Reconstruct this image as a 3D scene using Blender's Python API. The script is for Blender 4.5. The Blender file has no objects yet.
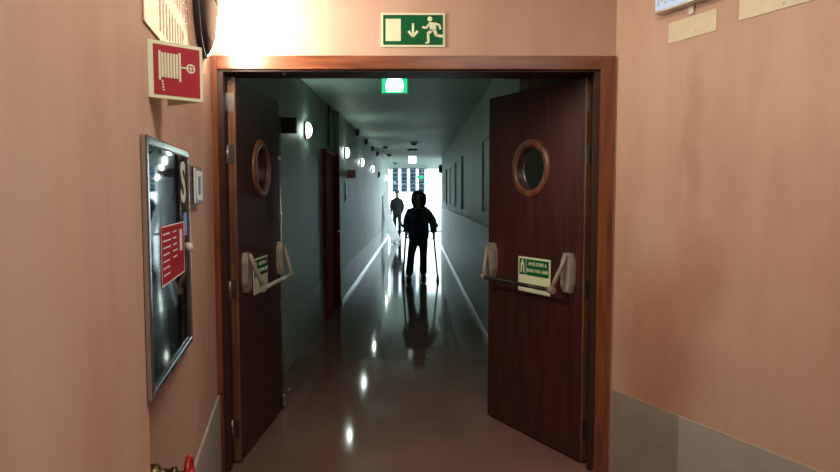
import bpy, bmesh, math, random
from mathutils import Vector, Matrix
random.seed(7)
PI = math.pi
scn = bpy.context.scene
COL = scn.collection

# ------------------------------------------------------------------ materials
def _nt(name):
    m = bpy.data.materials.new(name); m.use_nodes = True
    nt = m.node_tree; nt.nodes.clear()
    out = nt.nodes.new('ShaderNodeOutputMaterial')
    return m, nt, out

def plain(name, col, rough=0.5, metal=0.0, var=0.12, scale=12.0, bump=0.0, coat=0.0, spec=0.5, emit=None, estr=0.0):
    """noise-varied principled material in object space"""
    m, nt, out = _nt(name)
    b = nt.nodes.new('ShaderNodeBsdfPrincipled')
    tc = nt.nodes.new('ShaderNodeTexCoord')
    nz = nt.nodes.new('ShaderNodeTexNoise'); nz.inputs['Scale'].default_value = scale; nz.inputs['Detail'].default_value = 4
    nt.links.new(tc.outputs['Object'], nz.inputs['Vector'])
    r = nt.nodes.new('ShaderNodeValToRGB')
    r.color_ramp.elements[0].position = .3; r.color_ramp.elements[1].position = .7
    r.color_ramp.elements[0].color = (*[c*(1-var) for c in col], 1)
    r.color_ramp.elements[1].color = (*[min(1, c*(1+var)) for c in col], 1)
    nt.links.new(nz.outputs['Fac'], r.inputs['Fac'])
    nt.links.new(r.outputs['Color'], b.inputs['Base Color'])
    b.inputs['Roughness'].default_value = rough; b.inputs['Metallic'].default_value = metal
    b.inputs['Coat Weight'].default_value = coat; b.inputs['Coat Roughness'].default_value = .06
    b.inputs['Specular IOR Level'].default_value = spec
    if bump:
        bp = nt.nodes.new('ShaderNodeBump'); bp.inputs['Strength'].default_value = bump; bp.inputs['Distance'].default_value = .01
        nt.links.new(nz.outputs['Fac'], bp.inputs['Height']); nt.links.new(bp.outputs['Normal'], b.inputs['Normal'])
    if emit:
        b.inputs['Emission Color'].default_value = (*emit, 1); b.inputs['Emission Strength'].default_value = estr
    nt.links.new(b.outputs['BSDF'], out.inputs['Surface'])
    return m

def plaster(name, c0, c1, c2, rough=.6, streak=True):
    """mottled, slightly streaky painted plaster"""
    m, nt, out = _nt(name)
    N = nt.nodes.new; L = nt.links.new
    b = N('ShaderNodeBsdfPrincipled'); tc = N('ShaderNodeTexCoord')
    mp = N('ShaderNodeMapping'); mp.inputs['Scale'].default_value = (1.0, 1.0, .45)
    L(tc.outputs['Object'], mp.inputs['Vector'])
    n1 = N('ShaderNodeTexNoise'); n1.inputs['Scale'].default_value = 2.2; n1.inputs['Detail'].default_value = 5; n1.inputs['Roughness'].default_value = .55
    L(mp.outputs['Vector'], n1.inputs['Vector'])
    mp2 = N('ShaderNodeMapping'); mp2.inputs['Scale'].default_value = (9, 9, .8)
    L(tc.outputs['Object'], mp2.inputs['Vector'])
    n2 = N('ShaderNodeTexNoise'); n2.inputs['Scale'].default_value = 1.6; n2.inputs['Detail'].default_value = 3
    L(mp2.outputs['Vector'], n2.inputs['Vector'])
    r1 = N('ShaderNodeValToRGB'); e = r1.color_ramp.elements
    e[0].position = .32; e[0].color = (*c0, 1); e[1].position = .52; e[1].color = (*c1, 1)
    e2 = r1.color_ramp.elements.new(.74); e2.color = (*c2, 1)
    L(n1.outputs['Fac'], r1.inputs['Fac'])
    mx = N('ShaderNodeMixRGB'); mx.blend_type = 'MULTIPLY'; mx.inputs['Fac'].default_value = .15 if streak else .1
    r2 = N('ShaderNodeValToRGB'); r2.color_ramp.elements[0].position = .35; r2.color_ramp.elements[1].position = .65
    r2.color_ramp.elements[0].color = (.72, .70, .68, 1); r2.color_ramp.elements[1].color = (1, 1, 1, 1)
    L(n2.outputs['Fac'], r2.inputs['Fac'])
    L(r1.outputs['Color'], mx.inputs['Color1']); L(r2.outputs['Color'], mx.inputs['Color2'])
    L(mx.outputs['Color'], b.inputs['Base Color'])
    b.inputs['Roughness'].default_value = rough
    n3 = N('ShaderNodeTexNoise'); n3.inputs['Scale'].default_value = 28; n3.inputs['Detail'].default_value = 4
    L(tc.outputs['Object'], n3.inputs['Vector'])
    bp = N('ShaderNodeBump'); bp.inputs['Strength'].default_value = .10; bp.inputs['Distance'].default_value = .01
    L(n3.outputs['Fac'], bp.inputs['Height']); L(bp.outputs['Normal'], b.inputs['Normal'])
    L(b.outputs['BSDF'], out.inputs['Surface'])
    return m

def wood(name, dark, light, rough=.38, coat=.25, axis='Z'):
    m, nt, out = _nt(name)
    N = nt.nodes.new; L = nt.links.new
    b = N('ShaderNodeBsdfPrincipled'); tc = N('ShaderNodeTexCoord'); mp = N('ShaderNodeMapping')
    mp.inputs['Scale'].default_value = {'Z': (16, 16, 1.1), 'X': (1.1, 16, 16)}[axis]
    L(tc.outputs['Object'], mp.inputs['Vector'])
    n1 = N('ShaderNodeTexNoise'); n1.inputs['Scale'].default_value = 2.0; n1.inputs['Detail'].default_value = 6; n1.inputs['Distortion'].default_value = .6
    L(mp.outputs['Vector'], n1.inputs['Vector'])
    r = N('ShaderNodeValToRGB'); r.color_ramp.elements[0].position = .33; r.color_ramp.elements[1].position = .7
    r.color_ramp.elements[0].color = (*dark, 1); r.color_ramp.elements[1].color = (*light, 1)
    L(n1.outputs['Fac'], r.inputs['Fac']); L(r.outputs['Color'], b.inputs['Base Color'])
    b.inputs['Roughness'].default_value = rough; b.inputs['Coat Weight'].default_value = coat; b.inputs['Coat Roughness'].default_value = .25
    bp = N('ShaderNodeBump'); bp.inputs['Strength'].default_value = .06; bp.inputs['Distance'].default_value = .005
    L(n1.outputs['Fac'], bp.inputs['Height']); L(bp.outputs['Normal'], b.inputs['Normal'])
    L(b.outputs['BSDF'], out.inputs['Surface'])
    return m

def emis(name, col, strength):
    m, nt, out = _nt(name)
    e = nt.nodes.new('ShaderNodeEmission'); e.inputs['Color'].default_value = (*col, 1); e.inputs['Strength'].default_value = strength
    nt.links.new(e.outputs['Emission'], out.inputs['Surface'])
    return m

def pane_mat(name, tint, refl=.06):
    m, nt, out = _nt(name)
    N = nt.nodes.new; L = nt.links.new
    t = N('ShaderNodeBsdfTransparent'); t.inputs['Color'].default_value = (*tint, 1)
    g = N('ShaderNodeBsdfGlossy'); g.inputs['Roughness'].default_value = .03
    f = N('ShaderNodeFresnel'); f.inputs['IOR'].default_value = 1.45
    x = N('ShaderNodeMixShader')
    L(f.outputs['Fac'], x.inputs['Fac']); L(t.outputs['BSDF'], x.inputs[1]); L(g.outputs['BSDF'], x.inputs[2])
    L(x.outputs['Shader'], out.inputs['Surface'])
    return m

def floor_mat(name):
    m, nt, out = _nt(name)
    N = nt.nodes.new; L = nt.links.new
    b = N('ShaderNodeBsdfPrincipled'); tc = N('ShaderNodeTexCoord')
    n1 = N('ShaderNodeTexNoise'); n1.inputs['Scale'].default_value = 1.3; n1.inputs['Detail'].default_value = 6
    L(tc.outputs['Object'], n1.inputs['Vector'])
    n2 = N('ShaderNodeTexNoise'); n2.inputs['Scale'].default_value = 60; n2.inputs['Detail'].default_value = 2
    L(tc.outputs['Object'], n2.inputs['Vector'])
    r = N('ShaderNodeValToRGB'); r.color_ramp.elements[0].position = .3; r.color_ramp.elements[1].position = .72
    r.color_ramp.elements[0].color = (.150, .088, .066, 1); r.color_ramp.elements[1].color = (.225, .135, .102, 1)
    L(n1.outputs['Fac'], r.inputs['Fac'])
    L(r.outputs['Color'], b.inputs['Base Color'])
    rr = N('ShaderNodeMapRange'); rr.inputs['To Min'].default_value = .05; rr.inputs['To Max'].default_value = .10
    L(n1.outputs['Fac'], rr.inputs['Value']); L(rr.outputs['Result'], b.inputs['Roughness'])
    b.inputs['Specular IOR Level'].default_value = .5
    bp = N('ShaderNodeBump'); bp.inputs['Strength'].default_value = .03; bp.inputs['Distance'].default_value = .01
    n4 = N('ShaderNodeTexNoise'); n4.inputs['Scale'].default_value = 5; n4.inputs['Detail'].default_value = 3
    L(tc.outputs['Object'], n4.inputs['Vector'])
    L(n4.outputs['Fac'], bp.inputs['Height']); L(bp.outputs['Normal'], b.inputs['Normal'])
    L(b.outputs['BSDF'], out.inputs['Surface'])
    return m

M = {}
M['pink'] = plaster('pink plaster', (.47, .285, .205), (.53, .345, .255), (.56, .385, .30))
M['hall_ceiling'] = plain('hall ceiling paint', (.7, .62, .52), .7, var=.04)
M['green_wall'] = plaster('green corridor paint', (.26, .34, .285), (.29, .375, .315), (.32, .40, .345), rough=.5)
M['corr_ceiling'] = plain('corridor ceiling paint', (.36, .50, .43), .55, var=.05, scale=2)
M['wainscot'] = plain('blue grey gloss wainscot', (.30, .40, .40), .42, var=.06, scale=3)
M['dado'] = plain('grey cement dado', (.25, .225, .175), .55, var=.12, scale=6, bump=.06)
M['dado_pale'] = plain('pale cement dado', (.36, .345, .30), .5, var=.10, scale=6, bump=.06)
M['dado_green'] = plain('pale green dado', (.30, .385, .33), .45, var=.06, scale=4)
M['lobby'] = plain('white lobby paint', (.8, .85, .86), .6, var=.03)
M['floor'] = floor_mat('polished brown floor')
M['ground'] = plain('outside paving', (.6, .62, .62), .8, var=.1, scale=2)
M['frame_wood'] = wood('reddish frame wood', (.12, .030, .010), (.26, .085, .034), .33, .3)
M['frame_wood_x'] = wood('reddish frame wood along', (.12, .030, .010), (.26, .085, .034), .33, .3, 'X')
M['leaf_wood'] = wood('mahogany leaf', (.026, .0048, .0030), (.064, .0125, .0070), .5, .03)
M['lip_wood'] = wood('pale lipping', (.085, .036, .014), (.19, .092, .038), .45, .1)
M['ring_wood'] = wood('porthole ring wood', (.10, .036, .014), (.18, .072, .031), .42, .15)
M['porthole'] = pane_mat('porthole glass', (.42, .48, .45))
M['steel'] = plain('brushed steel', (.52, .50, .46), .32, 1.0, var=.08, scale=20)
M['chrome'] = plain('bright chrome', (.50, .52, .52), .2, 1.0, var=.05, scale=9)
M['alu'] = plain('aluminium skirting', (.75, .8, .8), .3, .85, var=.04)
M['bar_plastic'] = plain('beige bar housing', (.26, .23, .185), .42, var=.08)
M['bar_dark'] = plain('dark bar tube', (.05, .045, .045), .25, .6, var=.1)
M['bar_pale'] = plain('pale bar tube', (.44, .44, .38), .3, .2, var=.1)
M['black'] = plain('black plastic', (.012, .012, .013), .4, var=.1)
M['dark_grey'] = plain('dark grey plastic', (.045, .042, .042), .42, var=.1)
M['white_paint'] = plain('white enamel', (.78, .8, .78), .4, var=.04)
M['off_white'] = plain('off white plastic', (.62, .6, .5), .45, var=.06)
M['cream'] = plain('cream plate', (.64, .58, .40), .5, var=.05)
M['lum'] = plain('pale luminous plastic', (.70, .76, .52), .4, var=.03)
M['sign_green'] = plain('safety green', (.002, .10, .032), .6, var=.05, spec=.15)
M['sign_red'] = plain('safety red', (.36, .018, .035), .5, var=.06, spec=.3)
M['label_red'] = plain('label red', (.34, .022, .03), .7, var=.08, spec=.05)
M['label_white'] = plain('label white', (.75, .72, .68), .5, var=.04)
M['label_blue'] = plain('label blue', (.16, .26, .55), .5, var=.1)
M['cab_glass'] = plain('black mirror glass', (.003, .005, .007), .03, var=.1, coat=.0, spec=.22)
M['cab_box'] = plain('cabinet box', (.05, .05, .05), .5)
M['brass'] = plain('tarnished brass', (.13, .10, .055), .38, .9, var=.25, scale=30)
M['valve_red'] = plain('red valve paint', (.42, .012, .018), .35, var=.1)
M['clear_plate'] = plain('pale glossy plate', (.56, .42, .33), .2, var=.1, coat=.6)
M['door_red'] = plain('dark red door paint', (.34, .010, .020), .8, var=.12, scale=3, spec=.12)
M['frame_green'] = plain('green grey window frame', (.21, .29, .26), .45, var=.08)
M['dark_pane'] = plain('obscured pane', (.29, .38, .34), .5, var=.08)
M['denim'] = plain('navy jacket cloth', (.024, .052, .090), .8, var=.25, scale=30, bump=.2)
M['trouser'] = plain('black trouser cloth', (.008, .009, .014), .85, var=.2, scale=30)
M['hair'] = plain('dark hair', (.010, .008, .009), .5, var=.3, scale=40)
M['skin'] = plain('skin', (.30, .17, .12), .5, var=.06)
M['shoe'] = plain('shoe leather', (.018, .010, .010), .4, var=.15)
M['shoe_sole'] = plain('dark sole', (.03, .028, .028), .6)
M['eye'] = plain('eye', (.01, .01, .01), .2)
M['lip'] = plain('lips', (.20, .06, .05), .5)
M['coat'] = plain('dark coat cloth', (.03, .035, .04), .8, var=.2)
M['louvre'] = plain('blue grey louvre', (.28, .36, .42), .5, var=.08)
M['sheet'] = plain('white panel', (.93, .95, .96), .6, var=.04)
M['lamp_white'] = emis('lamp diffuser', (.80, 1.0, .87), 36)
M['bulk_white'] = emis('bulkhead diffuser', (1.0, .88, .72), 90)
M['exit_glow'] = emis('lit white legend', (.75, 1.0, .85), 5.0)
M['exit_green'] = emis('lit green legend', (.02, .75, .28), 1.1)
M['far_glow'] = emis('lit pale legend', (.85, 1.0, .97), 3.0)
M['tube_glow'] = emis('lit blue white lens', (.72, .84, 1.0), .85)
M['unlit'] = plain('unlit diffuser', (.10, .12, .115), .35)

# ------------------------------------------------------------------ mesh helpers
def box(bm, x0, x1, y0, y1, z0, z1, bev=0.0, mat=None):
    vs = [bm.verts.new(v) for v in ((x0,y0,z0),(x1,y0,z0),(x1,y1,z0),(x0,y1,z0),(x0,y0,z1),(x1,y0,z1),(x1,y1,z1),(x0,y1,z1))]
    fs = [bm.faces.new([vs[i] for i in f]) for f in ((0,3,2,1),(4,5,6,7),(0,1,5,4),(1,2,6,5),(2,3,7,6),(3,0,4,7))]
    if mat:
        for v in vs: v.co = mat @ v.co
    if bev:
        es = {e for f in fs for e in f.edges}
        bmesh.ops.bevel(bm, geom=list(es), offset=bev, segments=2, affect='EDGES', profile=.5)

def frame_of(d):
    d = d.normalized(); u = d.cross(Vector((0,0,1)))
    if u.length < 1e-4: u = d.cross(Vector((0,1,0)))
    u.normalize(); return u, d.cross(u).normalized()

def tube(bm, pts, r, n=12, caps=True, smooth=True):
    pts = [Vector(p) for p in pts]; rs = r if isinstance(r, (list, tuple)) else [r]*len(pts)
    rings = []; u0 = None
    for i, p in enumerate(pts):
        d = (pts[min(i+1, len(pts)-1)] - pts[max(i-1, 0)]).normalized()
        if u0 is None: u, v = frame_of(d)
        else:
            u = (u0 - d*u0.dot(d)).normalized(); v = d.cross(u)
        u0 = u
        rings.append([bm.verts.new(p + u*rs[i]*math.cos(2*PI*k/n) + v*rs[i]*math.sin(2*PI*k/n)) for k in range(n)])
    for a, b in zip(rings, rings[1:]):
        for k in range(n):
            f = bm.faces.new((a[k], a[(k+1)%n], b[(k+1)%n], b[k])); f.smooth = smooth
    if caps:
        bm.faces.new(rings[0][::-1]); bm.faces.new(rings[-1])

def lathe(bm, prof, n=32, mat=None, closed=False, smooth=True):
    """profile of (radius, height) revolved about local Z, then transformed"""
    rings = []
    for r, z in prof:
        if r < 1e-5: rings.append([bm.verts.new((0,0,z))])
        else: rings.append([bm.verts.new((r*math.cos(2*PI*k/n), r*math.sin(2*PI*k/n), z)) for k in range(n)])
    pairs = list(zip(rings, rings[1:])) + ([(rings[-1], rings[0])] if closed else [])
    for a, b in pairs:
        for k in range(n):
            k2 = (k+1) % n
            if len(a) == 1 and len(b) == 1: continue
            if len(a) == 1: f = bm.faces.new((a[0], b[k2], b[k]))
            elif len(b) == 1: f = bm.faces.new((a[k], a[k2], b[0]))
            else: f = bm.faces.new((a[k], a[k2], b[k2], b[k]))
            f.smooth = smooth
    if mat:
        for ring in rings:
            for v in ring: v.co = mat @ v.co

def prism(bm, pts, y0, y1, mat=None):
    """polygon in local XZ extruded along Y"""
    a = [bm.verts.new((x, y0, z)) for x, z in pts]; b = [bm.verts.new((x, y1, z)) for x, z in pts]
    n = len(pts)
    bm.faces.new(a); bm.faces.new(b[::-1])
    for i in range(n): bm.faces.new((a[i], b[i], b[(i+1)%n], a[(i+1)%n]))
    if mat:
        for v in a + b: v.co = mat @ v.co

def stroke(bm, p, q, w, y0, y1):
    p, q = Vector(p), Vector(q); d = (q-p).normalized(); nrm = Vector((-d.y, d.x))*w/2
    prism(bm, [tuple(p+nrm), tuple(q+nrm), tuple(q-nrm), tuple(p-nrm)], y0, y1)

def disc2(bm, c, r, y0, y1, n=20):
    prism(bm, [(c[0]+r*math.cos(2*PI*k/n), c[1]+r*math.sin(2*PI*k/n)) for k in range(n)], y0, y1)

def ring2(bm, c, r0, r1, y0, y1, n=24):
    for k in range(n):
        a, b = 2*PI*k/n, 2*PI*(k+1)/n
        prism(bm, [(c[0]+r0*math.cos(a), c[1]+r0*math.sin(a)), (c[0]+r1*math.cos(a), c[1]+r1*math.sin(a)),
                   (c[0]+r1*math.cos(b), c[1]+r1*math.sin(b)), (c[0]+r0*math.cos(b), c[1]+r0*math.sin(b))], y0, y1)

def obj(name, bm, mat, parent=None, recalc=True):
    if recalc: bmesh.ops.recalc_face_normals(bm, faces=bm.faces[:])
    me = bpy.data.meshes.new(name); bm.to_mesh(me); bm.free()
    mats = mat if isinstance(mat, (list, tuple)) else [mat]
    for m_ in mats: me.materials.append(m_)
    o = bpy.data.objects.new(name, me); COL.objects.link(o)
    if parent: o.parent = parent
    return o

def B(): return bmesh.new()

def boxobj(name, dims, mat, parent=None, bev=0.0):
    bm = B(); box(bm, *dims, bev=bev); return obj(name, bm, mat, parent)

def tag(o, label, cat, group=None):
    o['label'] = label; o['category'] = cat
    if group: o['group'] = group
    return o

def thing(name, label, cat, loc=(0,0,0), rz=0.0, group=None):
    o = bpy.data.objects.new(name, None); COL.objects.link(o)
    o.empty_display_size = .1; o.location = loc; o.rotation_euler = (0, 0, rz)
    return tag(o, label, cat, group)

def struct(o, label=None, cat=None):
    o['kind'] = 'structure'
    if label: o['label'] = label; o['category'] = cat
    return o

def copy_tree(o, parent=None):
    c = o.copy(); COL.objects.link(c)
    if parent: c.parent = parent
    for ch in list(o.children): copy_tree(ch, c)
    return c

def text(name, s, size, mat, parent, loc, width=None, bold=.0):
    cu = bpy.data.curves.new('t', 'FONT'); cu.body = s; cu.size = size; cu.align_x = 'CENTER'; cu.align_y = 'CENTER'
    cu.extrude = .0006; cu.offset = bold; cu.resolution_u = 3
    t = bpy.data.objects.new('t', cu); COL.objects.link(t)
    dg = bpy.context.evaluated_depsgraph_get(); dg.update()
    me = bpy.data.meshes.new_from_object(t.evaluated_get(dg))
    bpy.data.objects.remove(t); bpy.data.curves.remove(cu)
    xs = [v.co.x for v in me.vertices]; w = max(xs)-min(xs)
    k = width/w if width else 1.0
    for v in me.vertices:
        x, y, z = v.co
        v.co = (x*k, -z, y)          # stand the lettering up, facing -Y
    me.name = name; me.materials.clear(); me.materials.append(mat)
    o = bpy.data.objects.new(name, me); COL.objects.link(o); o.parent = parent; o.location = loc
    return o

def plate_with_hole(bm, x0, x1, z0, z1, cx, cz, r, y0, y1, n=48):
    angs = [2*PI*k/n for k in range(n)]
    for X, Z in ((x0,z0),(x1,z0),(x1,z1),(x0,z1)): angs.append(math.atan2(Z-cz, X-cx) % (2*PI))
    angs = sorted(set(round(a, 6) for a in angs))
    def outer(a):
        c, s = math.cos(a), math.sin(a); t = 1e9
        if c > 1e-9: t = min(t, (x1-cx)/c)
        if c < -1e-9: t = min(t, (x0-cx)/c)
        if s > 1e-9: t = min(t, (z1-cz)/s)
        if s < -1e-9: t = min(t, (z0-cz)/s)
        return cx+c*t, cz+s*t
    L = {}
    for y in (y0, y1):
        inn = [bm.verts.new((cx+r*math.cos(a), y, cz+r*math.sin(a))) for a in angs]
        out = [bm.verts.new((outer(a)[0], y, outer(a)[1])) for a in angs]
        L[y] = (inn, out)
    m = len(angs)
    for i in range(m):
        j = (i+1) % m
        i0, o0 = L[y0]; i1, o1 = L[y1]
        bm.faces.new((i0[i], i0[j], o0[j], o0[i])); bm.faces.new((i1[i], o1[i], o1[j], i1[j]))
        bm.faces.new((i0[i], i1[i], i1[j], i0[j])); bm.faces.new((o0[i], o0[j], o1[j], o1[i]))

def holed(bm, x0, x1, z0, z1, holes, y=0.0):
    """flat wall in local XZ with rectangular openings"""
    xs = sorted({x0, x1, *[h[0] for h in holes], *[h[1] for h in holes]})
    zs = sorted({z0, z1, *[h[2] for h in holes], *[h[3] for h in holes]})
    V = {}
    def v(x, z):
        if (x, z) not in V: V[(x, z)] = bm.verts.new((x, y, z))
        return V[(x, z)]
    for a, b in zip(xs, xs[1:]):
        for c, d in zip(zs, zs[1:]):
            mx, mz = (a+b)/2, (c+d)/2
            if any(h[0] < mx < h[1] and h[2] < mz < h[3] for h in holes): continue
            bm.faces.new((v(a,c), v(b,c), v(b,d), v(a,d)))

# ------------------------------------------------------------------ key dimensions (metres)
D = 3.39                      # front face of the door wall
JD = 3.59                     # its corridor face
JL, JR, JT = -1.043, .968, 2.155   # clear opening of the double door
HC = 3.0                      # hall ceiling
CC = 2.63                     # corridor ceiling
XLA, XLB, XR = -1.12, -1.05, .755
YSTEP = 8.75
YEND_R, YEND_L, YGLASS = 19.4, 24.0, 26.5
AL = math.atan2(1, -.2)       # left hall wall: local +x runs away from the camera
AR = math.atan2(-1, .46)      # right hall wall: local +x runs toward the camera
KL = math.hypot(1, .2); KR = math.hypot(1, .46)
OL = Vector((-1.07, D, 0)); OR = Vector((1.042, D, 0))
def sl(y): return (y - D)*KL              # distance along left wall for a world y
def sr(y): return (D - y)*KR
def on_left(y, z=0.0): return Vector((-1.07+.2*(D-y), y, z))
def on_right(y, z=0.0): return Vector((1.042+.46*(D-y), y, z))

# ------------------------------------------------------------------ setting: hall
bm = B()
box(bm, -3.2, 4.5, -3.2, 30.0, -.12, 0)
struct(obj('floor', bm, M['floor']), 'polished reddish brown floor running from the hall down the corridor', 'floor')
bm = B(); box(bm, -6, 8, 30.0, 60, -.16, -.04)
struct(obj('ground', bm, M['ground']), 'pale paving outside the far glazed end', 'ground')

NA, NB = sl(1.74), sl(2.43)            # recess for the hose cabinet
bm = B()
holed(bm, sl(-3.1), 0.10, 0, HC, [(NA, NB, 0, 1.655)])
# recess: far reveal, near reveal, back, top
nd = .30
def q(*p): bm.faces.new([bm.verts.new(c) for c in p])
q((NB,0,0),(NB,nd,0),(NB,nd,1.655),(NB,0,1.655)); q((NA,0,0),(NA,nd,0),(NA,nd,1.655),(NA,0,1.655))
q((NA,nd,0),(NB,nd,0),(NB,nd,1.655),(NA,nd,1.655)); q((NA,0,1.655),(NB,0,1.655),(NB,nd,1.655),(NA,nd,1.655))
w = obj('wall_left', bm, M['pink'], recalc=False); w.location = OL; w.rotation_euler = (0, 0, AL)
struct(w, 'pink plastered hall wall at left with a recess for the hose cabinet', 'wall')
bm = B(); holed(bm, -.10, sr(-3.1), 0, HC, [])
def patchy(src, patches):
    """copy of a plaster material with soft darker reddish patches at (s, z, half width, half height, depth)"""
    m = src.copy(); m.name = 'patchy pink plaster'; nt = m.node_tree; N = nt.nodes.new; L = nt.links.new
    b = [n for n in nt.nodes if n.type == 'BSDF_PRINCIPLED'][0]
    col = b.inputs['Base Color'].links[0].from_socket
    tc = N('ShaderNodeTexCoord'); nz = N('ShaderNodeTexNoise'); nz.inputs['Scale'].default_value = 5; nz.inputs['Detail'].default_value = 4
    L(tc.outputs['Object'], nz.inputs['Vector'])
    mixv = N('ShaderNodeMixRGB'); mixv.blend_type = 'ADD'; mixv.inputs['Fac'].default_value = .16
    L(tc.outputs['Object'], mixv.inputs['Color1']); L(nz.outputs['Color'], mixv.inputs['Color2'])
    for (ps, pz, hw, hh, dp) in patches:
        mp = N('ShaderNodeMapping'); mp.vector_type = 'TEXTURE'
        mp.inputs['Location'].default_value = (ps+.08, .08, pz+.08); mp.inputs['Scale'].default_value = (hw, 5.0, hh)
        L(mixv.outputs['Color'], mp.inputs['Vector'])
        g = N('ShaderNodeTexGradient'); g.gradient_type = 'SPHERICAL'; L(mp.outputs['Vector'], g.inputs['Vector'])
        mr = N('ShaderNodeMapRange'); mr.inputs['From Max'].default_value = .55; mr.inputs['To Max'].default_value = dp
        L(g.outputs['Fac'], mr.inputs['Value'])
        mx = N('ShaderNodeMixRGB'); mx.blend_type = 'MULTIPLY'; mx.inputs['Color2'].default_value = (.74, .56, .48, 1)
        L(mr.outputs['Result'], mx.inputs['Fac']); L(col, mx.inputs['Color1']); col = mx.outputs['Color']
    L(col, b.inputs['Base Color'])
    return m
w = obj('wall_right', bm, patchy(M['pink'], [(.32, .70, .30, .60, .8), (.55, 1.15, .16, .30, .45), (.52, 1.75, .07, .45, .35), (.10, 1.0, .14, .5, .3)]), recalc=False); w.location = OR; w.rotation_euler = (0, 0, AR)  # darker reddish patches towards the door end of the wall
struct(w, 'pink plastered hall wall at right with darker reddish patches', 'wall')
bm = B(); box(bm, -1.6, JL, D, JD, 0, HC); box(bm, JR, 1.7, D, JD, 0, HC); box(bm, JL, JR, D, JD, JT, HC)
struct(obj('wall_front', bm, M['pink']), 'pink wall above and beside the double doorway', 'wall')
bm = B(); box(bm, -.6, 4.4, -3.2, -3.0, 0, HC)
struct(obj('wall_back', bm, M['pink']), 'pink hall wall behind the viewer', 'wall')
bm = B(); box(bm, -1.7, 4.5, -3.2, JD, HC, HC+.1)
struct(obj('ceiling', bm, M['hall_ceiling']), 'pale hall ceiling', 'ceiling')

# grey dado of the hall
def dado(name, origin, ang, s0, s1, h, label, mat='dado', th=.006):
    bm = B(); box(bm, s0, s1, -th, -.0005, 0, h, bev=.002)
    o = obj(name, bm, M[mat]); o.location = origin; o.rotation_euler = (0, 0, ang)
    return struct(o, label, 'dado')
dado('trim_2', OL, AL, NB+.03, -.022, .43, 'low grey painted dado on the pink wall between recess and door frame', 'dado_pale', .014)
dado('trim_3', OL, AL, sl(-3.0), NA-.03, .43, 'low grey painted dado on the pink left wall before the recess')
dado('trim_4', OR, AR, .03, .478, .462, 'short darker stretch of dado on the pink right wall next to the door frame')  # dado darker next to the door frame, paler beyond
dado('trim_7', OR, AR, .478, sr(-3.0), .462, 'longer paler grey stretch of dado along the pink right wall', 'dado_pale')

# ------------------------------------------------------------------ door frame
fr = bpy.data.objects.new('trim_1', None); COL.objects.link(fr)
struct(fr, 'reddish brown wooden frame around the double doorway', 'door frame')
bm = B(); box(bm, -1.074, JL+.006, D-.018, D+.0, 0, 2.222, bev=.003); obj('casing', bm, M['frame_wood'], fr)
bm = B(); box(bm, JR-.008, 1.036, D-.018, D+.0, 0, 2.222, bev=.003); obj('casing', bm, M['frame_wood'], fr)
bm = B(); box(bm, JL+.006, JR-.008, D-.018, D+.0, JT-.003, 2.222, bev=.003); obj('casing', bm, M['frame_wood_x'], fr)
bm = B()
box(bm, JL, JL+.018, D, JD, 0, JT); box(bm, JR-.018, JR, D, JD, 0, JT); box(bm, JL+.018, JR-.018, D, JD, JT-.012, JT)
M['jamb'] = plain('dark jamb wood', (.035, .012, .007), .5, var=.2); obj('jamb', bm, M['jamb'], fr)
bm = B()
box(bm, JL+.018, JL+.032, D+.002, D+.045, 0, JT-.012); box(bm, JR-.032, JR-.018, D+.002, D+.045, 0, JT-.012); 
obj('door_stop', bm, M['jamb'], fr)
bm = B(); tube(bm, [(.605, 3.50, JT-.012), (.605, 3.50, 2.085)], .009, 10); tube(bm, [(.605,3.5,2.09),(.605,3.56,2.09)], .007, 8)
obj('door_catch', bm, M['black'], fr)
bm = B(); lathe(bm, [(0,-.012),(.006,-.012),(.009,0)], 12, Matrix.Translation((-.70, 3.44, JT-.012))); obj('screw', bm, M['steel'], fr)

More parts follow.
